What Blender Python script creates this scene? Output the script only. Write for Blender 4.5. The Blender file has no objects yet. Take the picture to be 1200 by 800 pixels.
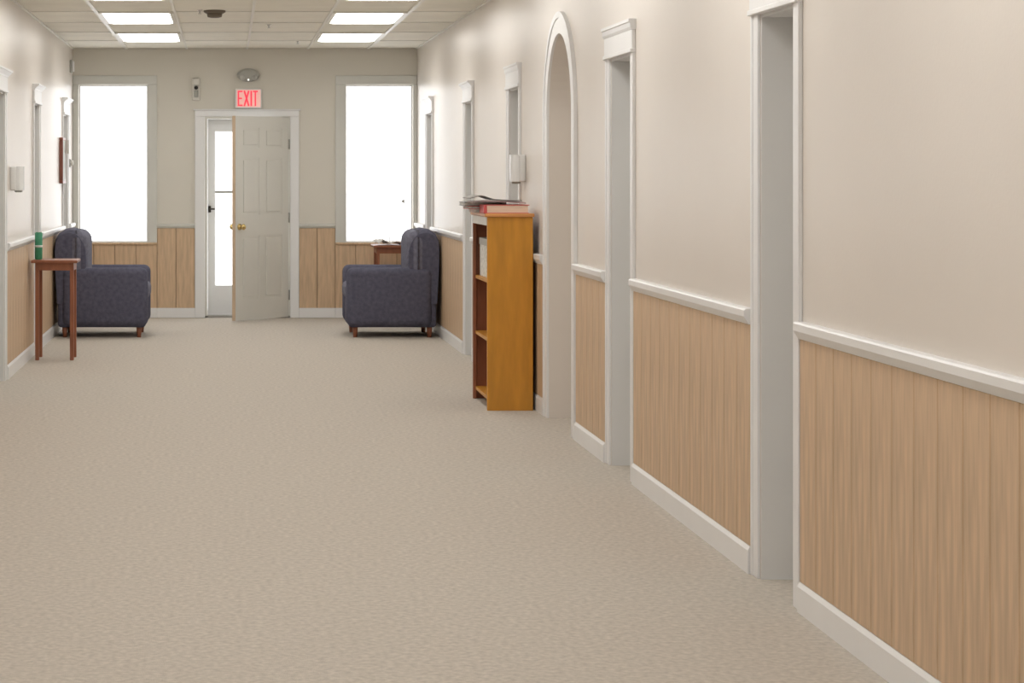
import bpy, bmesh, math, random
from mathutils import Vector, Matrix
random.seed(7)
S = bpy.context.scene
COL = S.collection

# ------------------------------------------------------------------ camera
# one-point perspective: the view axis meets the picture at pixel (268, 204)
D = 21.8                 # distance to the end wall (m)
F = 116.0 * D            # focal length in pixels of the 1200x800 frame
EYE = 1.45
cd = bpy.data.cameras.new('camera'); cam = bpy.data.objects.new('camera', cd); COL.objects.link(cam)
cam.location = (0, 0, EYE); cam.rotation_euler = (math.pi / 2, 0, 0)
cd.sensor_fit = 'HORIZONTAL'; cd.sensor_width = 36.0; cd.lens = F * 36.0 / 1200.0
cd.shift_x = (600 - 268) / 1200.0; cd.shift_y = -(400 - 204) / 1200.0
cd.clip_start = 0.05; cd.clip_end = 300
S.camera = cam

# ------------------------------------------------------------------ sky, exposure
W = bpy.data.worlds.new('overcast_sky'); S.world = W; W.use_nodes = True
bg = W.node_tree.nodes['Background']
bg.inputs[0].default_value = (0.98, 0.99, 1.0, 1); bg.inputs[1].default_value = 3.2
S.view_settings.view_transform = 'Standard'; S.view_settings.look = 'None'
S.view_settings.gamma = 1.0; S.view_settings.use_curve_mapping = False
S.view_settings.exposure = 0.0
LAMP = 6.9               # radiance of the ceiling fixtures' diffusers

# ------------------------------------------------------------------ materials
MATS = {}
def mat(name, col, rough=0.6, var=0.06, scale=6.0, bump=0.0, bscale=60.0, metal=0.0, emit=None, es=0.0, spec=0.5, stretch=None):
    if name in MATS: return MATS[name]
    m = bpy.data.materials.new(name); m.use_nodes = True; MATS[name] = m
    nt = m.node_tree; b = nt.nodes['Principled BSDF']
    b.inputs['Roughness'].default_value = rough; b.inputs['Metallic'].default_value = metal
    b.inputs['Specular IOR Level'].default_value = spec
    tc = nt.nodes.new('ShaderNodeTexCoord'); mp = nt.nodes.new('ShaderNodeMapping')
    nt.links.new(tc.outputs['Object'], mp.inputs['Vector'])
    if stretch: mp.inputs['Scale'].default_value = stretch
    n = nt.nodes.new('ShaderNodeTexNoise'); n.inputs['Scale'].default_value = scale; n.inputs['Detail'].default_value = 5
    nt.links.new(mp.outputs[0], n.inputs['Vector'])
    r = nt.nodes.new('ShaderNodeValToRGB'); e = r.color_ramp.elements
    e[0].position = 0.3; e[1].position = 0.7
    e[0].color = tuple(c * (1 - var) for c in col) + (1,); e[1].color = tuple(min(1, c * (1 + var)) for c in col) + (1,)
    nt.links.new(n.outputs['Fac'], r.inputs[0]); nt.links.new(r.outputs[0], b.inputs['Base Color'])
    if bump:
        n2 = nt.nodes.new('ShaderNodeTexNoise'); n2.inputs['Scale'].default_value = bscale; n2.inputs['Detail'].default_value = 3
        nt.links.new(mp.outputs[0], n2.inputs['Vector'])
        bp = nt.nodes.new('ShaderNodeBump'); bp.inputs['Strength'].default_value = bump; bp.inputs['Distance'].default_value = 0.01
        nt.links.new(n2.outputs['Fac'], bp.inputs['Height']); nt.links.new(bp.outputs[0], b.inputs['Normal'])
    if emit:
        b.inputs['Emission Color'].default_value = tuple(emit) + (1,); b.inputs['Emission Strength'].default_value = es
    return m
def glass(name='window_glass'):
    if name in MATS: return MATS[name]
    m = bpy.data.materials.new(name); m.use_nodes = True; MATS[name] = m
    nt = m.node_tree; nt.nodes.clear()
    o = nt.nodes.new('ShaderNodeOutputMaterial'); mx = nt.nodes.new('ShaderNodeMixShader')
    t = nt.nodes.new('ShaderNodeBsdfTransparent'); g = nt.nodes.new('ShaderNodeBsdfGlossy'); g.inputs['Roughness'].default_value = 0.02
    mx.inputs[0].default_value = 0.06
    nt.links.new(t.outputs[0], mx.inputs[1]); nt.links.new(g.outputs[0], mx.inputs[2]); nt.links.new(mx.outputs[0], o.inputs[0])
    return m
WALL = mat('wall_paint', (0.755, 0.70, 0.645), rough=0.34, var=0.02, scale=1.2, bump=0.05, bscale=90)
ENDW = mat('end_wall_paint', (0.70, 0.67, 0.60), rough=0.55, var=0.02, scale=1.5, bump=0.05, bscale=90)
TRIM = mat('white_trim_paint', (0.83, 0.83, 0.835), rough=0.35, var=0.015, scale=4)
CASE = mat('grey_trim_paint', (0.64, 0.64, 0.60), rough=0.4, var=0.02, scale=4)
DOORM = mat('door_paint', (0.72, 0.71, 0.66), rough=0.4, var=0.02, scale=3)
JAMB = mat('jamb_paint', (0.72, 0.72, 0.72), rough=0.45, var=0.02, scale=3)
TILE = mat('ceiling_tile', (0.87, 0.85, 0.765), rough=0.85, var=0.05, scale=2.2, bump=0.25, bscale=140)
GRID = mat('grid_metal', (0.82, 0.81, 0.75), rough=0.4, var=0.01)
FLOOR = mat('carpet', (0.56, 0.51, 0.45), rough=0.95, var=0.14, scale=45, bump=0.5, bscale=300, spec=0.1)
PLANK = mat('plank_wood', (0.60, 0.43, 0.28), rough=0.5, var=0.14, scale=7, stretch=(6, 6, 0.6))
PLGAP = mat('plank_backing', (0.33, 0.23, 0.15), rough=0.7)
DIFF = mat('lamp_diffuser', (0.9, 0.9, 0.9), rough=0.5, var=0.0, emit=(1.0, 0.985, 0.95), es=LAMP)
WHITEP = mat('white_plastic', (0.80, 0.80, 0.79), rough=0.3, var=0.02)
GREYP = mat('grey_plastic', (0.40, 0.40, 0.37), rough=0.4, var=0.03)
BLACKP = mat('black_plastic', (0.02, 0.02, 0.02), rough=0.3)
CHROME = mat('chrome', (0.85, 0.86, 0.87), rough=0.15, metal=1.0, var=0.02)
BRASS = mat('brass', (0.72, 0.55, 0.24), rough=0.25, metal=1.0, var=0.03)
STEEL = mat('hinge_steel', (0.45, 0.44, 0.42), rough=0.35, metal=1.0)
DARKMETAL = mat('dark_bronze', (0.05, 0.045, 0.04), rough=0.4, metal=0.6)
NAVY = mat('slate_upholstery', (0.105, 0.105, 0.15), rough=0.85, var=0.2, scale=30, bump=0.3, bscale=200, spec=0.2)
NAVY2 = mat('slate_upholstery_pale', (0.16, 0.16, 0.21), rough=0.85, var=0.2, scale=30, bump=0.3, bscale=200, spec=0.2)
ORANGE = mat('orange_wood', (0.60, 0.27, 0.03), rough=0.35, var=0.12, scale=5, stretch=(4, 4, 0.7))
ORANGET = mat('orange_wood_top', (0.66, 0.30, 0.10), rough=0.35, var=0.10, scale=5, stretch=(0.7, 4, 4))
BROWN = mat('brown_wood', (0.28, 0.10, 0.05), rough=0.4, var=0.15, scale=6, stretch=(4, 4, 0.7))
CREAM = mat('cream_and_sheen', (0.72, 0.70, 0.65), rough=0.4, var=0.05)
PAGES = mat('book_pages', (0.80, 0.62, 0.50), rough=0.9, var=0.07, scale=12, stretch=(1, 1, 25))
REDC = mat('red_cover', (0.60, 0.10, 0.10), rough=0.4, var=0.05)
PAPER = mat('newsprint', (0.70, 0.69, 0.66), rough=0.9, var=0.28, scale=55)
MAGG = mat('grey_magazine', (0.26, 0.24, 0.22), rough=0.45, var=0.3, scale=22)
MAGP = mat('mauve_magazine', (0.42, 0.33, 0.33), rough=0.45, var=0.25, scale=18)
GREEN = mat('green_can', (0.05, 0.30, 0.17), rough=0.35, var=0.15, scale=20)
PALEB = mat('pale_band', (0.72, 0.78, 0.74), rough=0.4)
FRAMEM = mat('red_brown_frame', (0.22, 0.075, 0.05), rough=0.35, var=0.1, scale=12)
PRINT = mat('muted_print', (0.45, 0.48, 0.42), rough=0.5, var=0.4, scale=9)
GLOSSW = mat('glossy_white', (0.86, 0.87, 0.87), rough=0.12, var=0.01)
LAMPH = mat('lamp_head_plastic', (0.52, 0.52, 0.49), rough=0.3)
DETECT = mat('brown_detector', (0.15, 0.12, 0.09), rough=0.6)
EXITR = mat('exit_red', (0.7, 0.05, 0.08), rough=0.4, emit=(0.85, 0.06, 0.10), es=0.75)
EXITP = mat('exit_panel', (0.75, 0.5, 0.45), rough=0.4, emit=(0.80, 0.36, 0.32), es=0.55)
EDGEW = mat('raw_door_edge', (0.62, 0.47, 0.33), rough=0.6, var=0.06)

# ------------------------------------------------------------------ mesh helpers
class MB:
    """collects shapes in world coordinates; build() links them as one mesh object"""
    def __init__(s): s.bm = bmesh.new()
    def box(s, x0, x1, y0, y1, z0, z1, bevel=0.0, seg=1):
        b = bmesh.new()
        vs = [b.verts.new((x, y, z)) for z in (min(z0, z1), max(z0, z1)) for (x, y) in
              ((min(x0, x1), min(y0, y1)), (max(x0, x1), min(y0, y1)), (max(x0, x1), max(y0, y1)), (min(x0, x1), max(y0, y1)))]
        for f in ((3, 2, 1, 0), (4, 5, 6, 7), (0, 1, 5, 4), (1, 2, 6, 5), (2, 3, 7, 6), (3, 0, 4, 7)): b.faces.new([vs[i] for i in f])
        if bevel: bmesh.ops.bevel(b, geom=b.edges[:], offset=bevel, segments=seg, profile=0.5, affect='EDGES')
        return s.merge(b)
    def merge(s, b, M=None):
        me = bpy.data.meshes.new('tmp'); b.to_mesh(me); b.free()
        if M: me.transform(M)
        s.bm.from_mesh(me); bpy.data.meshes.remove(me); return s
    def prism(s, pts, axis, a, b_):
        """polygon pts (2D) extruded along axis from a to b_. axis 'x': pts=(y,z); 'y': (x,z); 'z': (x,y)"""
        def P(p, t):
            return {'x': (t, p[0], p[1]), 'y': (p[0], t, p[1]), 'z': (p[0], p[1], t)}[axis]
        b = bmesh.new()
        A = [b.verts.new(P(p, a)) for p in pts]; B = [b.verts.new(P(p, b_)) for p in pts]
        b.faces.new(A); b.faces.new(B[::-1]); n = len(pts)
        for i in range(n): b.faces.new((A[i], B[i], B[(i + 1) % n], A[(i + 1) % n]))
        bmesh.ops.recalc_face_normals(b, faces=b.faces[:])
        return s.merge(b)
    def lathe(s, prof, center, axis='z', n=20):
        """prof: (radius, height) list, revolved round axis"""
        b = bmesh.new(); rings = []
        for r, h in prof:
            rings.append([b.verts.new((max(r, 1e-4) * math.cos(2 * math.pi * k / n), max(r, 1e-4) * math.sin(2 * math.pi * k / n), h)) for k in range(n)])
        for i in range(len(rings) - 1):
            for k in range(n): b.faces.new((rings[i][k], rings[i][(k + 1) % n], rings[i + 1][(k + 1) % n], rings[i + 1][k]))
        b.faces.new(rings[0][::-1]); b.faces.new(rings[-1])
        for f in b.faces: f.smooth = True
        R = {'z': Matrix(), 'y': Matrix.Rotation(math.pi / 2, 4, 'X'), '-y': Matrix.Rotation(-math.pi / 2, 4, 'X'),
             'x': Matrix.Rotation(math.pi / 2, 4, 'Y'), '-x': Matrix.Rotation(-math.pi / 2, 4, 'Y'), '-z': Matrix.Rotation(math.pi, 4, 'X')}[axis]
        return s.merge(b, Matrix.Translation(center) @ R)
    def soft(s, x0, x1, y0, y1, z0, z1, r, seg=4):
        b = bmesh.new(); bmesh.ops.create_cube(b, size=1)
        for v in b.verts: v.co = Vector(((x0 + x1) / 2 + v.co.x * (x1 - x0), (y0 + y1) / 2 + v.co.y * (y1 - y0), (z0 + z1) / 2 + v.co.z * (z1 - z0)))
        bmesh.ops.bevel(b, geom=b.edges[:], offset=r, segments=seg, profile=0.5, affect='EDGES')
        for f in b.faces: f.smooth = True
        return s.merge(b)
    def mesh(s, name):
        me = bpy.data.meshes.new(name); s.bm.to_mesh(me); s.bm.free(); return me
    def build(s, name, m, parent=None, base=None):
        me = s.mesh(name)
        o = bpy.data.objects.new(name, me); COL.objects.link(o); me.materials.append(m)
        if parent is not None:
            b = Vector(parent['_b']); me.transform(Matrix.Translation(-b)); o.parent = parent; o['_b'] = parent['_b']
        else:
            b = Vector(base or (0, 0, 0)); me.transform(Matrix.Translation(-b)); o.location = b; o['_b'] = tuple(b)
            o['top'] = 1
        return o
def tag(o, label=None, cat=None, group=None, kind=None):
    if label: o['label'] = label
    if cat: o['category'] = cat
    if group: o['group'] = group
    if kind: o['kind'] = kind
    return o
def thing(name, base, label, cat, group=None, kind=None):
    o = bpy.data.objects.new(name, None); COL.objects.link(o); o.location = base; o['_b'] = tuple(base); o.empty_display_size = 0.1
    return tag(o, label, cat, group, kind)
def part_copy(src, parent, offset=(0, 0, 0)):
    """copy of a part sharing its mesh; offset in metres from the source"""
    c = src.copy(); COL.objects.link(c); c.parent = parent; c.location = src.location + Vector(offset); return c
def struct(o, label, cat): return tag(o, label, cat, None, 'structure')

# ------------------------------------------------------------------ room dimensions
XL, XR = -183 / 116.0, 221 / 116.0
YB, Y0 = D, -1.6
H = EYE + 147 / 116.0
T = 0.22
HW = H + 0.15              # walls rise past the suspended tiles
def yr(px): return 221.0 * D / (px - 268)       # depth of a point of the right wall seen at picture column px
def yl(px): return 183.0 * D / (268 - px)
def X(px, y): return (px - 268) / F * y
def Z(py, y): return EYE - (py - 204) / F * y
DTOP = EYE + 66.5 / 116
RAIL0, RAIL1 = 0.905, 0.962
right_doors = [(yr(933), yr(891)), (yr(741), yr(716)), (yr(609), yr(597.5)), (yr(554), yr(546)), (yr(507), yr(501))]
left_doors = [(13.95, yl(4.5)), (yl(39), yl(45)), (yl(73.5), yl(78.5))]
ARCH = (yr(672.5), yr(643.5))                     # near and far edge of the arched opening
AR = (ARCH[1] - ARCH[0]) / 2; AC = (ARCH[0] + ARCH[1]) / 2
ASPR = 2.256 - AR                                 # spring line height
WIN = [(X(92, D), X(173, D), Z(284, D), Z(99, D)), (X(405, D), X(484, D), Z(284, D), Z(99, D))]
DX0, DX1, DZ = X(240, D), X(340, D), Z(136.5, D)

# ------------------------------------------------------------------ floor, ceiling, walls
fl = struct(MB().box(XL - T, XR + T, Y0 - T, YB + 1.2, -0.12, 0).build('floor', FLOOR), 'muted brown carpet floor of the long hall', 'floor')

def side_wall(name, xw, sgn, doors, arch=None, label=''):
    """sgn +1: wall on the right (thickness towards +x)"""
    m = MB(); a, b = xw, xw + sgn * T
    ops = [(d0, d1, 'd') for d0, d1 in doors] + ([(arch[0], arch[1], 'a')] if arch else [])
    ops.sort(); y = Y0 - T
    for o0, o1, k in ops:
        m.box(a, b, y, o0, 0, HW)
        if k == 'd': m.box(a, b, o0, o1, DTOP, HW)
        else:
            n = 28
            for i in range(n):
                t0, t1 = math.pi * i / n, math.pi * (i + 1) / n
                p = [(AC - AR * math.cos(t0), ASPR + AR * math.sin(t0)), (AC - AR * math.cos(t1), ASPR + AR * math.sin(t1))]
                m.prism([p[0], p[1], (p[1][0], HW), (p[0][0], HW)], 'x', a, b)
        y = o1
    m.box(a, b, y, YB + T, 0, HW)
    return struct(m.build(name, WALL), label, 'wall')
wr = side_wall('wall_right', XR, 1, right_doors, ARCH, 'warm beige painted side wall with doorways and an arched recess')
wl = side_wall('wall_left', XL, -1, left_doors, None, 'warm beige painted side wall opposite the arched recess')
m = MB()
m.box(XL, WIN[0][0], YB, YB + T, 0, HW)
for (x0, x1, z0, z1) in WIN: m.box(x0, x1, YB, YB + T, 0, z0).box(x0, x1, YB, YB + T, z1, HW)
m.box(WIN[0][1], DX0, YB, YB + T, 0, HW).box(DX0, DX1, YB, YB + T, DZ, HW).box(DX1, WIN[1][0], YB, YB + T, 0, HW).box(WIN[1][1], XR, YB, YB + T, 0, HW)
wb = struct(m.build('wall_back', ENDW), 'greyish beige end wall with two tall windows and an exit door', 'wall')
struct(MB().box(XL, XR, Y0 - T, Y0, 0, HW).build('wall_front', WALL), 'plain beige wall closing the hall behind the viewer', 'wall')
# back of the arched recess, a part of the right wall
MB().box(XR + T, XR + T + 0.05, ARCH[0] - 0.1, ARCH[1] + 0.1, 0, 2.4).build('recess_back', WALL, wr)

# suspended ceiling: tiles and runners
ce = struct(MB().box(XL, XR, Y0, YB, H + 0.03, H + 0.15).build('ceiling', TILE), 'suspended ceiling of off-white tiles with bright metal runners', 'ceiling')
gx = [XL] + [X(px, D) for px in (148, 219, 290, 361, 432)] + [XR]
ROW = 1.22
rows = [YB - 1.28 - ROW * k for k in range(0, 20)]     # cross runner depths
rows = [YB] + [r for r in rows if r > Y0] + [Y0]
lamp_rows = set(range(1, len(rows) - 2, 2))            # every second row carries a pair of fixtures
lamp_cols = (1, 4)
tile_src = {}
for r in range(len(rows) - 1):
    for c in range(6):
        if r in lamp_rows and c in lamp_cols: continue
        w, dpt = gx[c + 1] - gx[c], rows[r] - rows[r + 1]
        key = (round(w, 3), round(dpt, 3))
        cx, cy = (gx[c] + gx[c + 1]) / 2, (rows[r] + rows[r + 1]) / 2
        if key not in tile_src:
            o = MB().box(cx - w / 2 + 0.008, cx + w / 2 - 0.008, cy - dpt / 2 + 0.008, cy + dpt / 2 - 0.008, H + 0.004, H + 0.03).build('tile', TILE, ce)
            tile_src[key] = (o, cx, cy)
        else:
            s, sx, sy = tile_src[key]; part_copy(s, ce, (cx - sx, cy - sy, random.uniform(-0.001, 0.002)))
for i, x in enumerate(gx[1:-1]):
    wd = 0.016 if i in (0, 4) else 0.011
    MB().box(x - wd, x + wd, Y0, YB, H - 0.006, H + 0.02, 0.002).build('runner', GRID, ce)
for yy in rows[1:-1]:
    MB().box(XL, XR, yy - 0.011, yy + 0.011, H - 0.002, H + 0.018).build('cross_runner', GRID, ce)
for xa, xb in ((XL, XL + 0.02), (XR - 0.02, XR)): MB().box(xa, xb, Y0, YB, H - 0.005, H + 0.01).build('wall_angle', GRID, ce)

# ceiling fixtures
ORD = ['first', 'second', 'third', 'fourth', 'fifth', 'sixth', 'seventh', 'eighth', 'ninth', 'tenth']
for r in sorted(lamp_rows):
    for c in lamp_cols:
        cx, cy = (gx[c] + gx[c + 1]) / 2, (rows[r] + rows[r + 1]) / 2
        k = (r - 1) // 2
        side = 'picture' if c == 1 else 'bookcase'
        lab = 'flat ceiling light panel on the %s side, in the %s pair from the windows' % (side, ORD[k])
        t = thing('ceiling_light', (cx, cy, H), lab, 'light', 'ceiling light panels')
        hw, hd = (gx[c + 1] - gx[c]) / 2 - 0.012, ROW / 2 - 0.012
        if True:
            f = MB()
            f.box(cx - hw, cx + hw, cy - hd, cy - hd + 0.04, H - 0.01, H + 0.03).box(cx - hw, cx + hw, cy + hd - 0.04, cy + hd, H - 0.01, H + 0.03)
            f.box(cx - hw, cx - hw + 0.03, cy - hd + 0.04, cy + hd - 0.04, H - 0.01, H + 0.03).box(cx + hw - 0.03, cx + hw, cy - hd + 0.04, cy + hd - 0.04, H - 0.01, H + 0.03)
            f.build('frame', GRID, t)
            MB().soft(cx - hw + 0.03, cx + hw - 0.03, cy - hd + 0.04, cy + hd - 0.04, H - 0.014, H + 0.05, 0.03, 4).build('diffuser', DIFF, t)

# ------------------------------------------------------------------ wainscot planks, rails, baseboards
def free_spans(y0, y1, ops):
    out = []; y = y0
    for a, b in sorted(ops):
        if a > y: out.append((y, min(a, y1)))
        y = max(y, b)
    if y < y1: out.append((y, y1))
    return out
CW = 0.085
def side_trim(wall, xw, sgn, ops, side, lab):
    src = None
    rail = MB(); base = MB(); back = MB()
    for a, b in free_spans(Y0, YB - 0.03, [(p - CW - 0.01, q + CW + 0.01) for p, q in ops]):
        back.box(xw, xw - sgn * 0.004, a, b, 0.0, RAIL0)
        n = max(1, round((b - a) / 0.2)); w = (b - a) / n
        for i in range(n):
            s = (a + (i + 0.5) * w)
            if src is None:
                o = MB().box(xw - sgn * 0.002, xw - sgn * 0.014, s - 0.097, s + 0.097, 0.1, RAIL0, 0.003).build('plank', PLANK, wall); src = (o, s)
            else:
                o = part_copy(src[0], wall, (0, s - src[1], 0))
            o.scale = (1, 1, 1)
            if abs(w - 0.2) > 0.001:
                # keep the joints even: stretch along the wall about the plank's own centre
                k = w / 0.2; o.scale = (1, k, 1); o.location.y = s - src[1] * k
        rail.prism([(xw, RAIL0), (xw - sgn * 0.018, RAIL0), (xw - sgn * 0.036, RAIL0 + 0.028), (xw - sgn * 0.036, RAIL1 - 0.006), (xw - sgn * 0.03, RAIL1), (xw, RAIL1)], 'y', a, b)
        base.prism([(xw, 0), (xw - sgn * 0.022, 0), (xw - sgn * 0.022, 0.085), (xw - sgn * 0.014, 0.1), (xw, 0.1)], 'y', a, b)
    back.build('plank_backing', PLGAP, wall)
    struct(rail.build('trim_' + {'right': '1', 'left': '2'}[side], TRIM), 'white moulded chair rail along ' + lab, 'chair rail')
    struct(base.build('baseboard_' + side, TRIM), 'white baseboard along ' + lab, 'baseboard')
side_trim(wr, XR, 1, right_doors + [(ARCH[0] - 0.05, ARCH[1] + 0.05)], 'right', 'the wall with the arched recess')
side_trim(wl, XL, -1, left_doors, 'left', 'the wall with the framed picture')
# end wall
rail = MB(); base = MB(); back = MB()
spans = [(XL, WIN[0][1], RAIL0), (WIN[0][1], DX0 - 0.1, RAIL0), (DX1 + 0.09, WIN[1][0], RAIL0), (WIN[1][0], XR, RAIL0)]
for j, (a, b, top) in enumerate(spans):
    ztop = WIN[0][2] if j in (0, 3) else RAIL0
    if j == 1: a += 0.095
    if j == 2: b -= 0.105
    if j == 0: b += 0.095; ztop -= 0.0
    if j == 3: a -= 0.105
    back.box(a, b, YB - 0.004, YB, 0, ztop)
    n = max(1, round((b - a) / 0.2)); w = (b - a) / n
    for i in range(n):
        MB().box(a + i * w + 0.003, a + (i + 1) * w - 0.003, YB - 0.014, YB - 0.002, 0.1, ztop, 0.003).build('plank', PLANK, wb)
    if j in (1, 2): rail.prism([(YB, RAIL0), (YB - 0.018, RAIL0), (YB - 0.034, RAIL0 + 0.02), (YB - 0.034, RAIL1 - 0.02), (YB, RAIL1 - 0.012)], 'x', a, b)
    base.box(a, b, YB - 0.022, YB, 0, 0.1, 0.004)
back.build('plank_backing', PLGAP, wb)
struct(rail.build('trim_3', CASE), 'grey painted chair rail beside the exit door', 'chair rail')
struct(base.build('baseboard_back', TRIM), 'white baseboard below the end windows', 'baseboard')

# ------------------------------------------------------------------ side doors
def side_door(idx, xw, sgn, o0, o1, label, mc, cp=0.056):
    yc = (o0 + o1) / 2
    t = thing('door_%d' % idx, (xw, yc, 0), label, 'door', None, 'structure')
    P = lambda w: xw - sgn * w                      # w: distance out of the wall into the hall
    for a, b, inner in ((o0 - CW, o0, 1), (o1, o1 + CW, -1)):
        cs = MB().box(P(0), P(0.011), a, b, 0, DTOP, 0.002)
        oe = a if inner > 0 else b
        cs.box(P(0.009), P(0.016), min(oe, oe + inner * 0.022), max(oe, oe + inner * 0.022), 0, DTOP, 0.003)
        cs.build('casing', mc, t)
    hd = MB().box(P(0), P(0.020), o0 - CW, o1 + CW, DTOP, DTOP + 0.105, 0.003).box(P(0.0), P(0.027), o0 - CW - 0.004, o1 + CW + 0.004, DTOP - 0.002, DTOP + 0.018, 0.003)
    hd.build('head_casing', mc, t)
    # cornice: a flaring crown on the head
    prof = [(0, 0.0), (0.02, 0.0), (0.026, 0.012), (cp - 0.006, 0.034), (cp, 0.036), (cp, 0.05), (0, 0.05)]
    MB().prism([(P(a), DTOP + 0.105 + b) for a, b in prof], 'y', o0 - CW - 0.006, o1 + CW + 0.012).build('cornice', mc, t)
    # jamb lining and stop
    j = MB().box(P(-0.002), P(-T + 0.005), o0, o0 + 0.012, 0, DTOP).box(P(-0.002), P(-T + 0.005), o1 - 0.012, o1, 0, DTOP).box(P(-0.002), P(-T + 0.005), o0 + 0.012, o1 - 0.012, DTOP - 0.012, DTOP)
    j.build('jamb', JAMB, t)
    lf = MB().box(P(-0.165), P(-0.205), o0 + 0.014, o1 - 0.014, 0.008, DTOP - 0.014).build('leaf', DOORM, t)
    w = o1 - o0
    for z0, z1 in ((0.2, 0.86), (1.02, 1.86)):
        MB().box(P(-0.159), P(-0.166), o0 + w * 0.2, o1 - w * 0.2, z0, z1, 0.003).build('panel', DOORM, lf)
    MB().lathe([(0.012, 0), (0.012, 0.03), (0.026, 0.036), (0.028, 0.052), (0.016, 0.062)], (P(-0.165), o0 + 0.07, 0.95), '-x' if sgn > 0 else 'x', 16).build('knob', BRASS, lf)
names_r = ['white cased side doorway nearest along from the arched recess towards the viewer end',
           'cased side doorway standing next to the arched recess, away from the bookcase',
           'grey cased side doorway behind the orange wooden bookcase',
           'white cased side doorway between the bookcase and the dark armchair',
           'white cased side doorway behind the dark armchair by the bright window']
names_r[0] = 'widest white cased side doorway, second past the arched recess from the bookcase'
for i, (a, b) in enumerate(right_doors): side_door(i + 2, XR, 1, a, b, names_r[i], TRIM, 0.034 if i < 3 else 0.05)
names_l = ['white cased side doorway beside the white wall dispenser, opposite the arched recess',
           'white cased side doorway behind the green can',
           'grey cased side doorway next to the red-brown framed picture']
for i, (a, b) in enumerate(left_doors): side_door(i + 7, XL, -1, a, b, names_l[i], TRIM)

# arched recess surround
t = thing('trim_4', (XR, AC, 0), 'white moulded surround of the arched recess', 'arch surround', None, 'structure')
def arch_band(r0, r1, p):
    m = MB(); n = 36; a, b = XR, XR - p
    for i in range(n):
        t0, t1 = math.pi * i / n, math.pi * (i + 1) / n
        q = lambda r, tt: (AC - r * math.cos(tt), ASPR + r * math.sin(tt))
        m.prism([q(r0, t0), q(r0, t1), q(r1, t1), q(r1, t0)], 'x', a, b)
    return m
arch_band(AR, AR + 0.11, 0.016).build('arch_moulding', TRIM, t)
arch_band(AR + 0.088, AR + 0.125, 0.022).build('arch_bead', TRIM, t)
for s in (-1, 1):
    y0_, y1_ = sorted((AC + s * AR, AC + s * (AR + 0.11)))
    MB().box(XR, XR - 0.016, y0_, y1_, 0, ASPR, 0.002).build('side_moulding', TRIM, t)
    y0_, y1_ = sorted((AC + s * (AR + 0.088), AC + s * (AR + 0.125)))
    MB().box(XR, XR - 0.022, y0_, y1_, 0, ASPR, 0.002).build('side_bead', TRIM, t)

# ------------------------------------------------------------------ end windows
for i, (x0, x1, z0, z1) in enumerate(WIN):
    t = thing('window_%d' % (i + 1), ((x0 + x1) / 2, YB, z0), ['tall bright window beside the framed picture wall', 'tall bright window above the crumpled newspapers'][i], 'window', None, 'structure')
    l = (x0 - XL - 0.002) if i == 0 else 0.103
    r = 0.095 if i == 0 else (XR - x1 - 0.002)
    MB().box(x0 - l, x0, YB - 0.02, YB, z0, z1, 0.003).build('casing', CASE, t)
    MB().box(x1, x1 + r, YB - 0.02, YB, z0, z1, 0.003).build('casing', CASE, t)
    MB().box(x0 - l, x1 + r, YB - 0.024, YB, z1, z1 + 0.09, 0.004).build('head_casing', CASE, t)
    MB().box(x0 - l, x1 + r, YB - 0.03, YB + 0.06, z0 - 0.022, z0, 0.004).build('sill', PLANK, t)
    fr = MB(); e = 0.014; ya, yb = YB + 0.09, YB + 0.12
    fr.box(x0, x0 + e, ya, yb, z0, z1).box(x1 - e, x1, ya, yb, z0, z1).box(x0 + e, x1 - e, ya, yb, z0, z0 + e).box(x0 + e, x1 - e, ya, yb, z1 - e, z1)
    fr.build('sash', TRIM, t)
    MB().box(x0 + e, x1 - e, YB + 0.104, YB + 0.108, z0 + e, z1 - e).build('pane', glass(), t)
    if i == 1:
        cx, cz = X(473, D), Z(236, D)
        MB().prism([(cx - 0.022, cz), (cx + 0.016, cz + 0.026), (cx + 0.018, cz - 0.024)], 'y', YB + 0.098, YB + 0.1035).build('pane_sticker', GREYP, t)
        MB().box(X(457, D) - 0.004, X(457, D) + 0.004, YB + 0.07, YB + 0.078, z0, z0 + 0.065).box(X(457, D) - 0.016, X(457, D) + 0.016, YB + 0.068, YB + 0.09, z0, z0 + 0.012).build('sash_lift', GREYP, t)

# ------------------------------------------------------------------ exit door in the end wall
t = thing('door_1', ((DX0 + DX1) / 2, YB, 0), 'white framed exit door standing ajar under the red EXIT sign', 'door', None, 'structure')
MB().box(DX0 - 0.10, DX0, YB - 0.022, YB, 0, DZ, 0.004).build('casing', TRIM, t)
MB().box(DX1, DX1 + 0.09, YB - 0.022, YB, 0, DZ, 0.004).build('casing', TRIM, t)
MB().box(DX0 - 0.10, DX1 + 0.09, YB - 0.024, YB, DZ, DZ + 0.062, 0.004).box(DX0 - 0.115, DX1 + 0.105, YB - 0.04, YB, DZ + 0.060, DZ + 0.075, 0.004).build('head_casing', TRIM, t)
MB().box(DX0, DX0 + 0.025, YB, YB + T, 0, DZ).box(DX1 - 0.016, DX1, YB, YB + T, 0, DZ).box(DX0 + 0.025, DX1 - 0.016, YB, YB + T, DZ - 0.02, DZ).build('jamb', DOORM, t)
MB().box(DX0, DX1, YB, YB + T, 0, 0.02).build('threshold', STEEL, t)
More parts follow.
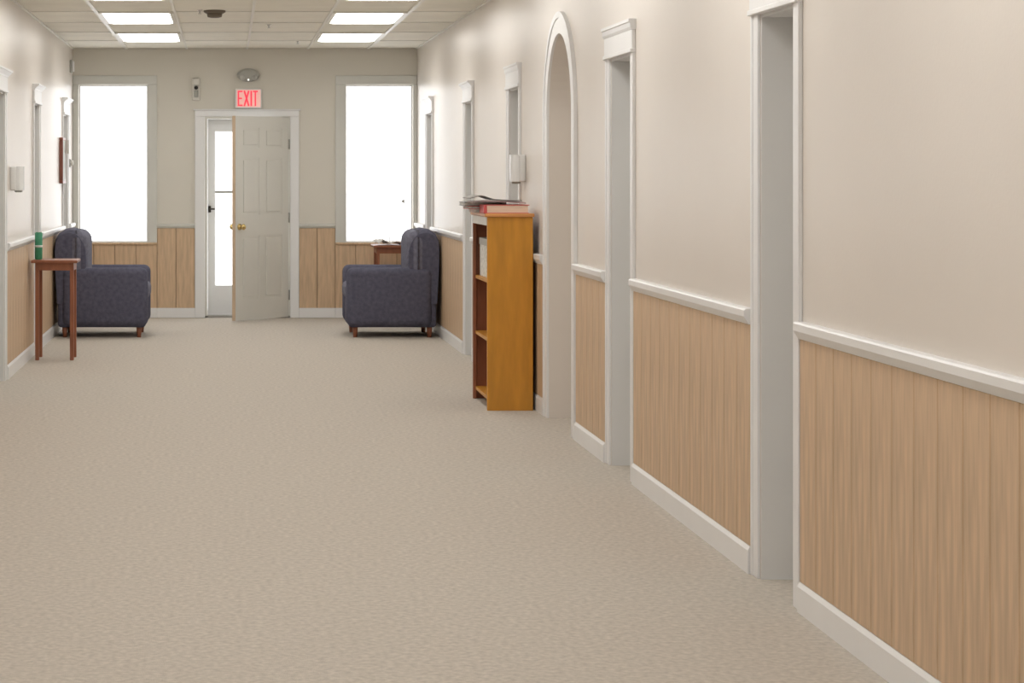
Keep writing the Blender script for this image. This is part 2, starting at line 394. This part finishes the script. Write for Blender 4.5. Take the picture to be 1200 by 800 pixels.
# storm door beyond
sx0, sx1, sy0, sy1 = DX0 + 0.027, DX1 - 0.018, YB + 0.15, YB + 0.185
st = MB().box(sx0, sx0 + 0.078, sy0, sy1, 0.022, DZ - 0.022).box(sx1 - 0.078, sx1, sy0, sy1, 0.022, DZ - 0.022)
st.box(sx0 + 0.078, sx1 - 0.078, sy0, sy1, DZ - 0.15, DZ - 0.022).box(sx0 + 0.078, sx1 - 0.078, sy0, sy1, 0.022, 0.32)
st = st.build('storm_door', TRIM, t)
zb = Z(225, D)
MB().box(sx0 + 0.078, sx1 - 0.078, sy0 + 0.005, sy1 - 0.005, zb - 0.012, zb + 0.012).build('glazing_bar', GREYP, st)
for a, b in ((0.32, zb - 0.012), (zb + 0.012, DZ - 0.15)): MB().box(sx0 + 0.078, sx1 - 0.078, sy0 + 0.015, sy0 + 0.019, a, b).build('pane', glass(), st)
hx, hz = X(245.5, D), Z(245, D)
MB().box(hx - 0.014, hx + 0.014, sy0 - 0.012, sy0, hz - 0.035, hz + 0.03, 0.003).lathe([(0.008, 0), (0.008, 0.04)], (hx, sy0, hz), 'y', 10).box(hx - 0.008, hx + 0.055, sy0 - 0.05, sy0 - 0.036, hz - 0.008, hz + 0.008, 0.003).build('lever_handle', DARKMETAL, st)
# inner six-panel leaf, swung into the hall about its hinges at the right
LW, LT, LH = 0.842, 0.042, DZ - 0.022
hinge = Vector((DX1 - 0.018, YB - 0.002, 0.012)); ang = math.radians(50.5)
lmat = Matrix.Translation(hinge - Vector(t['_b'])) @ Matrix.Rotation(ang, 4, 'Z') @ Matrix.Translation((-LW, 0, 0))
# leaf coordinates: u 0 (latch) .. LW (hinge), front face at v = 0, thickness towards +v
def leafpart(mb, name, m, parent):
    o = mb.build(name, m); del o['top']; o.parent = parent; o.matrix_basis = lmat if parent is t else Matrix(); return o
lb = MB().box(0, LW, 0.006, LT - 0.006, 0, LH)
st_w = 0.105; mid = LW / 2
cols_ = ((st_w, mid - 0.045), (mid + 0.045, LW - st_w)); rws = ((0.20, 0.83), (1.035, 1.60), (1.70, LH - 0.11))
# stiles and rails proud of the panels on both faces
for v0, v1 in ((0, 0.007), (LT - 0.007, LT)):
    lb.box(0, st_w, v0, v1, 0, LH).box(LW - st_w, LW, v0, v1, 0, LH).box(mid - 0.045, mid + 0.045, v0, v1, 0, LH)
    zz = [0] + [q for r_ in rws for q in r_] + [LH]
    for k in range(0, len(zz), 2):
        for (a, b) in cols_: lb.box(a, b, v0, v1, zz[k], zz[k + 1])
leaf = leafpart(lb, 'leaf', DOORM, t)
for (a, b) in cols_:
    for (c, d) in rws:
        leafpart(MB().box(a + 0.025, b - 0.025, 0.001, 0.008, c + 0.025, d - 0.025, 0.005), 'panel', DOORM, leaf)
leafpart(MB().box(-0.002, 0.0005, 0.001, LT - 0.001, 0, LH), 'latch_edge', EDGEW, leaf)
kz = 0.92
leafpart(MB().lathe([(0.032, 0), (0.032, 0.006), (0.013, 0.01), (0.013, 0.032), (0.026, 0.04), (0.03, 0.055), (0.022, 0.066), (0.006, 0.069)], (0.06, 0.0, kz), 'y', 20)
         .lathe([(0.032, 0), (0.032, 0.006), (0.013, 0.01), (0.013, 0.032), (0.026, 0.04), (0.03, 0.055), (0.022, 0.066), (0.006, 0.069)], (0.06, LT, kz), '-y', 20), 'knob', BRASS, leaf)
for z_ in (0.22, 1.0, 1.74):
    leafpart(MB().lathe([(0.009, -0.05), (0.009, 0.05)], (LW + 0.004, -0.006, z_), 'z', 12), 'hinge', STEEL, leaf)

# ------------------------------------------------------------------ things on the end wall
# EXIT sign
x0, x1, z0, z1 = X(275.5, D), X(306.5, D), Z(127, D), Z(104, D)
t = thing('exit_sign', ((x0 + x1) / 2, YB, z0), 'lit EXIT sign with red letters above the ajar door', 'sign')
MB().box(x0, x1, YB - 0.055, YB, z0, z1, 0.006).build('housing', WHITEP, t)
MB().box(x0 + 0.018, x1 - 0.012, YB - 0.058, YB - 0.054, z0 + 0.014, z1 - 0.014).build('face_panel', EXITP, t)
lx = x0 + 0.026; lh0, lh1 = z0 + 0.022, z1 - 0.022; sw = 0.015; ya, yb = YB - 0.0615, YB - 0.0575
lwid = 0.05; gap = 0.008
def bar(m, p, q, w):
    d = Vector((q[0] - p[0], q[1] - p[1])).normalized(); n = Vector((-d.y, d.x)) * w / 2
    m.prism([(p[0] + n.x, p[1] + n.y), (q[0] + n.x, q[1] + n.y), (q[0] - n.x, q[1] - n.y), (p[0] - n.x, p[1] - n.y)], 'y', ya, yb)
m = MB(); m.box(lx, lx + sw, ya, yb, lh0, lh1)
for zc in (lh0 + sw / 2, (lh0 + lh1) / 2, lh1 - sw / 2): m.box(lx + sw, lx + lwid - (0.006 if abs(zc - (lh0 + lh1) / 2) < 1e-4 else 0), ya, yb, zc - sw / 2, zc + sw / 2)
m.build('letter', EXITR, t)
lx += lwid + gap; m = MB(); hx_ = lwid + 0.012
bar(m, (lx + 0.008, lh0), (lx + hx_ - 0.008, lh1), 0.017); bar(m, (lx + 0.008, lh1), (lx + hx_ - 0.008, lh0), 0.0171); m.build('letter', EXITR, t)
lx += hx_ + gap; MB().box(lx, lx + sw + 0.002, ya, yb, lh0, lh1).build('letter', EXITR, t)
lx += sw + 0.002 + gap; MB().box(lx, lx + lwid, ya, yb, lh1 - sw, lh1).box(lx + lwid / 2 - sw / 2, lx + lwid / 2 + sw / 2, ya, yb, lh0, lh1 - sw).build('letter', EXITR, t)
# oval emergency light
cx, cz = X(291, D), Z(88, D)
t = thing('emergency_light', (cx, YB, cz - 0.07), 'grey oval emergency light mounted above the EXIT sign', 'light')
m = MB(); prof = [(1.0, 0.0), (1.0, 0.02), (0.93, 0.045), (0.75, 0.06), (0.3, 0.066)]
b = bmesh.new(); rings = []
for r_, h_ in prof: rings.append([b.verts.new((cx + 0.115 * r_ * math.cos(a), YB - h_, cz + 0.068 * r_ * math.sin(a))) for a in [2 * math.pi * k / 28 for k in range(28)]])
for i in range(len(rings) - 1):
    for k in range(28): b.faces.new((rings[i][k], rings[i][(k + 1) % 28], rings[i + 1][(k + 1) % 28], rings[i + 1][k]))
b.faces.new(rings[-1]); b.faces.new(rings[0][::-1]); bmesh.ops.recalc_face_normals(b, faces=b.faces[:]); m.merge(b).build('housing', GREYP, t)
for dx in (-0.062, 0.062): MB().lathe([(0.024, 0), (0.026, 0.02), (0.02, 0.03)], (cx + dx, YB - 0.045, cz - 0.03), 'y', 16).build('lamp_head', LAMPH, t)
MB().lathe([(0.008, 0), (0.008, 0.008), (0.004, 0.012)], (cx, YB - 0.055, cz - 0.05), 'y', 12).build('indicator', mat('indicator_glow', (0.9, 0.9, 0.9), emit=(1, 1, 1), es=1.5), t)
# wall camera
cx, z1 = X(230, D), Z(91, D)
t = thing('security_camera', (cx, YB, z1 - 0.23), 'small grey security camera with dark lens on the end wall', 'camera')
MB().box(cx - 0.04, cx + 0.04, YB - 0.03, YB, z1 - 0.23, z1, 0.012, 3).build('wall_plate', CREAM, t)
MB().soft(cx - 0.034, cx + 0.034, YB - 0.09, YB - 0.028, z1 - 0.085, z1 - 0.01, 0.015, 3).build('hood', CREAM, t)
MB().lathe([(0.019, 0), (0.02, 0.03), (0.014, 0.04)], (cx, YB - 0.06, z1 - 0.105), 'y', 18).build('lens', BLACKP, t)
MB().soft(cx - 0.022, cx + 0.022, YB - 0.05, YB - 0.028, z1 - 0.2, z1 - 0.13, 0.01, 3).build('cable_box', GREYP, t)

# ------------------------------------------------------------------ things on the left wall
# red-brown framed picture
ya, yb, z0, z1 = yl(69.3), yl(69.3) + 0.36, Z(215, yl(69.3)), Z(161, yl(69.3))
t = thing('framed_picture', (XL, (ya + yb) / 2, z0), 'red-brown framed picture hanging on the side wall by the window', 'picture')
MB().box(XL, XL + 0.036, ya, yb, z0, z0 + 0.03, 0.004).box(XL, XL + 0.036, ya, yb, z1 - 0.03, z1, 0.004).box(XL, XL + 0.036, ya, ya + 0.03, z0 + 0.028, z1 - 0.028, 0.004).box(XL, XL + 0.036, yb - 0.03, yb, z0 + 0.028, z1 - 0.028, 0.004).build('frame', FRAMEM, t)
MB().box(XL + 0.001, XL + 0.034, ya + 0.025, yb - 0.025, z0 + 0.025, z1 - 0.025).build('print', PRINT, t)
# projecting room sign
ys = yb + 0.012
tag(MB().box(XL, XL + 0.064, ys, ys + 0.008, Z(180, ys), Z(164, ys), 0.002).box(XL, XL + 0.012, ys - 0.008, ys + 0.016, Z(178, ys), Z(166, ys), 0.002).build('door_sign', CREAM, None, (XL, ys, Z(180, ys))), 'small pale blade sign projecting beside the framed picture', 'sign')
# round thermostat
yt = 21.34
t = thing('thermostat', (XL, yt, Z(195, yt)), 'small round grey thermostat on the wall strip beside the window', 'thermostat')
MB().lathe([(0.04, 0), (0.04, 0.012), (0.034, 0.02)], (XL, yt, Z(191, yt)), 'x', 20).build('base_ring', GREYP, t)
MB().lathe([(0.028, 0), (0.026, 0.024), (0.012, 0.03)], (XL + 0.012, yt, Z(191, yt)), 'x', 20).build('dial', CREAM, t)
# alarm sounder up in the corner
ys = 21.45; zc = Z(78, ys)
t = thing('alarm_sounder', (XL, ys, zc - 0.06), 'small pale alarm sounder high in the corner by the ceiling', 'alarm')
MB().box(XL, XL + 0.022, ys - 0.05, ys + 0.05, zc - 0.065, zc + 0.065, 0.005).build('back_box', GREYP, t)
MB().soft(XL + 0.02, XL + 0.042, ys - 0.04, ys + 0.04, zc - 0.05, zc + 0.055, 0.009, 2).build('grille', WHITEP, t)
def dispenser(xw, sgn, y, zc, label):
    P = lambda w: xw - sgn * w
    t = thing('wall_dispenser', (xw, y, zc - 0.09), label, 'dispenser', 'wall dispensers')
    MB().soft(min(P(0), P(0.045)), max(P(0), P(0.045)), y - 0.055, y + 0.055, zc - 0.088, zc + 0.088, 0.012, 3).build('body', WHITEP, t)
    pts = [(P(0.043), y - 0.052)] + [(P(0.065 + 0.033 * math.sin(a)), y - 0.052 * math.cos(a)) for a in [math.pi * k / 10 for k in range(11)]] + [(P(0.043), y + 0.052)]
    MB().prism(pts, 'z', zc - 0.086, zc + 0.086).build('cover', GLOSSW, t)
    MB().box(P(0.03), P(0.085), y - 0.02, y + 0.02, zc - 0.1, zc - 0.084, 0.004).build('push_bar', GREYP, t)
dispenser(XL, -1, 15.62, Z(209, 15.6), 'white dispenser on the side wall beyond the nearest doorway, opposite the bookcase')
dispenser(XR, 1, 13.88, Z(197, 13.85), 'shiny white dispenser on the wall above the orange bookcase')

# ------------------------------------------------------------------ things on the ceiling
yv = 147.0 * D / (204 - 13); cx = X(251.5, yv)
t = thing('smoke_detector', (cx, yv, H - 0.05), 'dark brown round smoke detector on the ceiling between the light panels', 'smoke detector')
MB().lathe([(0.085, 0.0), (0.085, 0.012), (0.07, 0.022)], (cx, yv, H + 0.004), '-z', 24).build('base_plate', DETECT, t)
MB().lathe([(0.062, 0), (0.055, 0.03), (0.03, 0.036)], (cx, yv, H - 0.016), '-z', 24).build('chamber', DETECT, t)
for px, py, wh in ((234, 12, 'beside the brown smoke detector'), (315, 29, 'in the middle of the ceiling tiles'), (349, 48, 'closest to the end wall')):
    yv = 147.0 * D / (204 - py); cx = X(px, yv)
    t = thing('sprinkler_head', (cx, yv, H - 0.04), 'tiny shiny ceiling sprinkler head ' + wh, 'sprinkler', 'ceiling sprinkler heads')
    MB().lathe([(0.022, 0.0), (0.02, 0.006), (0.008, 0.01), (0.006, 0.03)], (cx, yv, H + 0.004), '-z', 14).build('escutcheon', CHROME, t)
    MB().lathe([(0.014, 0), (0.016, 0.004)], (cx, yv, H - 0.024), '-z', 14).build('deflector', CHROME, t)

# ------------------------------------------------------------------ bookcase by the arched recess and what lies on it
by0, by1 = 0.607 * D, 14.0
bx0, bx1, bz = 1.586, 1.866, 1.209
t = thing('bookcase', ((bx0 + bx1) / 2, (by0 + by1) / 2, 0), 'orange wooden bookcase with open front against the wall', 'bookcase')
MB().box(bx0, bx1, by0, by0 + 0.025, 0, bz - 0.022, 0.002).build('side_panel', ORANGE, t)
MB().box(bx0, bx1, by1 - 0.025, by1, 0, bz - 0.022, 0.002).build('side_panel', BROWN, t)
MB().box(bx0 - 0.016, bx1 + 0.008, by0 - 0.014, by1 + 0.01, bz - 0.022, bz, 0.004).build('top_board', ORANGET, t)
MB().box(bx0 - 0.004, bx0 + 0.014, by0 + 0.025, by1 - 0.025, bz - 0.075, bz - 0.022, 0.002).build('front_fascia', CREAM, t)  # pale colour paints in the grazing window reflection on the fascia
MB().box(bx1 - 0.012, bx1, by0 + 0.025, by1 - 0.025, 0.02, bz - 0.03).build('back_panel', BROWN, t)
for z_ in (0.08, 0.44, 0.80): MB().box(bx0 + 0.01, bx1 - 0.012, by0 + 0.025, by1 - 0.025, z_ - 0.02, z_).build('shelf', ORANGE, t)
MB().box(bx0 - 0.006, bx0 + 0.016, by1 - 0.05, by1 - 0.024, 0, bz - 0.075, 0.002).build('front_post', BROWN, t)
# storage box on its upper shelf
tb = thing('storage_box', (bx0 + 0.11, by0 + 0.4, 0.80), 'grey storage box on the upper shelf inside the bookcase', 'box')
MB().box(bx0 + 0.03, bx0 + 0.22, by0 + 0.16, by1 - 0.12, 0.80, 1.02, 0.003).build('box_body', PAPER, tb)
MB().box(bx0 + 0.026, bx0 + 0.224, by0 + 0.155, by1 - 0.115, 1.0, 1.045, 0.003).build('box_lid', GREYP, tb)
# large red book
rx0, rx1, ry0, ry1 = 1.566, 1.842, by0 + 0.012, by0 + 0.24
t = thing('red_book', ((rx0 + rx1) / 2, (ry0 + ry1) / 2, bz), 'thick red-covered book with pinkish pages lying on the bookcase', 'book')
MB().box(rx0, rx1, ry0, ry1, bz, bz + 0.004).box(rx0, rx1 + 0.004, ry0, ry1, bz + 0.049, bz + 0.053).box(rx0, rx0 + 0.02, ry0, ry1, bz + 0.004, bz + 0.049, 0.002).build('cover', REDC, t)
MB().box(rx0 + 0.02, rx1 - 0.005, ry0 + 0.003, ry1 - 0.004, bz + 0.004, bz + 0.049).build('pages', PAGES, t)
# flat volumes stacked beyond it
zz = bz
for k, (a, b, th, cm, nm) in enumerate(((1.535, 1.80, 0.022, CREAM, 'pale'), (1.50, 1.76, 0.020, REDC, 'dark red'), (1.478, 1.74, 0.024, BLACKP, 'black'))):
    y0_, y1_ = by0 + 0.27 + 0.01 * k, by0 + 0.58 + 0.02 * k
    tb = thing('flat_book', ((a + b) / 2, (y0_ + y1_) / 2, zz), '%s covered flat book in the stack beside the red book' % nm, 'book', 'flat books on the bookcase')
    MB().box(a, b, y0_, y1_, zz, zz + 0.003).box(a, b, y0_, y1_, zz + th - 0.003, zz + th).box(b - 0.004, b, y0_, y1_, zz + 0.003, zz + th - 0.003).build('cover', cm, tb)
    MB().box(a + 0.004, b - 0.004, y0_ + 0.003, y1_ - 0.003, zz + 0.003, zz + th - 0.003).build('pages', PAPER, tb)
    zz += th
# limp magazines draped over both stacks
def sheet(name, xa, xb, y0_, y1_, zf, th, rot, m, label, cat, group):
    b = bmesh.new(); nx, ny = 14, 8; top = {}; bot = {}
    c = Vector(((xa + xb) / 2, (y0_ + y1_) / 2, 0))
    for i in range(nx + 1):
        for j in range(ny + 1):
            u, v = i / nx, j / ny
            p = Vector((xa + (xb - xa) * u, y0_ + (y1_ - y0_) * v, 0)) - c
            p = Matrix.Rotation(rot, 3, 'Z') @ p + c
            z_ = zf(u, v); top[i, j] = b.verts.new((p.x, p.y, z_ + th)); bot[i, j] = b.verts.new((p.x, p.y, z_))
    for i in range(nx):
        for j in range(ny):
            b.faces.new((top[i, j], top[i + 1, j], top[i + 1, j + 1], top[i, j + 1])); b.faces.new((bot[i, j], bot[i, j + 1], bot[i + 1, j + 1], bot[i + 1, j]))
    for i in range(nx):
        b.faces.new((bot[i, 0], bot[i + 1, 0], top[i + 1, 0], top[i, 0])); b.faces.new((top[i, ny], top[i + 1, ny], bot[i + 1, ny], bot[i, ny]))
    for j in range(ny):
        b.faces.new((top[0, j], top[0, j + 1], bot[0, j + 1], bot[0, j])); b.faces.new((bot[nx, j], bot[nx, j + 1], top[nx, j + 1], top[nx, j]))
    o = MB().merge(b).build(name, m, None, (c.x, c.y, zf(0.5, 0.5))); return tag(o, label, cat, group)
zt = max(bz + 0.053, zz)
sheet('magazine', 1.50, 1.83, by0 + 0.05, by0 + 0.33, lambda u, v: zt + 0.001 + 0.010 * math.sin(u * 2.4) * (1 - u) - 0.008 * u * u * (1 - v), 0.006, 0.0, MAGP, 'mauve magazine lying on top of the thick red book', 'magazine', 'magazines on the bookcase')
sheet('magazine', 1.475, 1.80, by0 + 0.06, by0 + 0.30, lambda u, v: zt + 0.021 + 0.022 * math.exp(-((u - 0.22) / 0.16) ** 2) - 0.012 * u, 0.005, 0.08, MAGG, 'dark grey buckled magazine on the very top of the bookcase pile', 'magazine', 'magazines on the bookcase')

# ------------------------------------------------------------------ armchairs
def armchair(xw, sgn, yn, label):
    """back against the wall xw, facing across the hall; yn is its near side"""
    P = lambda w: xw - sgn * w
    t = thing('armchair', (P(0.45), yn + 0.4, 0), label, 'armchair', 'slate armchairs under the end windows')
    y0_, y1_ = yn, yn + 0.8
    b0 = sorted((P(0.06), P(0.84)))
    MB().soft(b0[0], b0[1], y0_ + 0.04, y1_ - 0.04, 0.09, 0.34, 0.03, 3).build('base', NAVY, t)
    # plump back: rounded profile extruded between rounded ends
    prof = [(0.05, 0.30), (0.03, 0.60), (0.025, 0.78), (0.035, 0.87), (0.07, 0.925), (0.125, 0.957), (0.185, 0.966), (0.245, 0.952), (0.295, 0.915), (0.33, 0.86), (0.352, 0.78), (0.355, 0.65), (0.34, 0.45), (0.34, 0.30)]
    def puff(sc, ya, yb, nm, m):
        b = bmesh.new(); rings = []; n = 10
        cxp, czp = 0.2, 0.62
        for i in range(n + 1):
            v = i / n; k = 1 - 0.10 * (abs(2 * v - 1) ** 6)
            rings.append([b.verts.new((P(cxp + (a - cxp) * k * sc - 0.02), ya + (yb - ya) * v, czp + (c - czp) * (k if c > czp else 1))) for a, c in prof])
        for i in range(n):
            for j in range(len(prof)):
                j2 = (j + 1) % len(prof); b.faces.new((rings[i][j], rings[i][j2], rings[i + 1][j2], rings[i + 1][j]))
        b.faces.new(rings[0]); b.faces.new(rings[-1]); bmesh.ops.recalc_face_normals(b, faces=b.faces[:])
        for f in b.faces: f.smooth = len(f.verts) < 5
        MB().merge(b).build(nm, m, t)
    puff(0.9, y0_ + 0.03, y1_ - 0.03, 'backrest', NAVY)
    # soft pillow face on the inner side of the back
    q = sorted((P(0.13), P(0.325)))
    MB().soft(q[0], q[1], y0_ + 0.02, y1_ - 0.02, 0.46, 0.952, 0.10, 6).build('back_cushion', NAVY2, t)
    q = sorted((P(0.34), P(0.87)))
    MB().soft(q[0], q[1], y0_ + 0.14, y1_ - 0.14, 0.33, 0.48, 0.05, 4).build('seat_cushion', NAVY2, t)
    q = sorted((P(0.10), P(0.86)))
    for a, b in ((y0_, y0_ + 0.15), (y1_ - 0.15, y1_)): MB().soft(q[0], q[1], a, b, 0.10, 0.62, 0.06, 4).build('arm', NAVY, t)
    for w in (0.12, 0.78):
        for y_ in (y0_ + 0.1, y1_ - 0.1): MB().lathe([(0.018, 0), (0.026, 0.1)], (P(w), y_, 0), 'z', 12).build('foot', BROWN, t)
armchair(XL, -1, 19.1, 'dark slate armchair backing onto the wall with the framed picture')
armchair(XR, 1, 19.1, 'dark slate armchair backing onto the wall with the bookcase')

# ------------------------------------------------------------------ small tables, can, newspapers
def side_table(x0, x1, y0_, y1_, h, label):
    t = thing('side_table', ((x0 + x1) / 2, (y0_ + y1_) / 2, 0), label, 'table', 'small wooden side tables')
    MB().box(x0, x1, y0_, y1_, h - 0.022, h, 0.004).build('table_top', BROWN, t)
    MB().box(x0 + 0.03, x1 - 0.03, y0_ + 0.03, y1_ - 0.03, h - 0.08, h - 0.022).build('apron', BROWN, t)
    for x in (x0 + 0.03, x1 - 0.06):
        for y_ in (y0_ + 0.03, y1_ - 0.06): MB().box(x, x + 0.03, y_, y_ + 0.03, 0, h - 0.08, 0.003).build('leg', BROWN, t)
side_table(XL + 0.04, XL + 0.40, 16.78, 17.16, 0.78, 'small brown side table under the green can')
yc = 16.95; cx = X(45.3, yc); r = 0.030
t = thing('drink_can', (cx, yc, 0.78), 'tall green can with a pale lower band', 'can')
MB().lathe([(r - 0.006, 0.0), (r, 0.008), (r, 0.206), (r - 0.006, 0.214)], (cx, yc, 0.78), 'z', 24).build('body', GREEN, t)
MB().lathe([(r + 0.0008, 0.095), (r + 0.0008, 0.112)], (cx, yc, 0.78), 'z', 24).build('band', PALEB, t)
MB().lathe([(r - 0.006, 0), (r - 0.005, 0.004), (r - 0.009, 0.004)], (cx, yc, 0.994), 'z', 24).build('lid', CHROME, t)
side_table(1.42, 1.86, 21.12, 21.6, 0.752, 'small brown side table under the crumpled newspapers')
zf = lambda u, v: 0.754 + 0.016 * abs(math.sin(9 * u + 2 * v)) + 0.016 * abs(math.sin(5 * v + 3 * u)) + 0.028 * math.exp(-((u - 0.12) / 0.1) ** 2)
sheet('newspaper', 1.45, 1.80, 21.18, 21.5, zf, 0.006, 0.12, PAPER, 'crumpled grey newspaper lying beside the dark armchair under the window', 'newspaper', None)

for o in bpy.data.objects:
    for k in ('_b', 'top'):
        if k in o: del o[k]
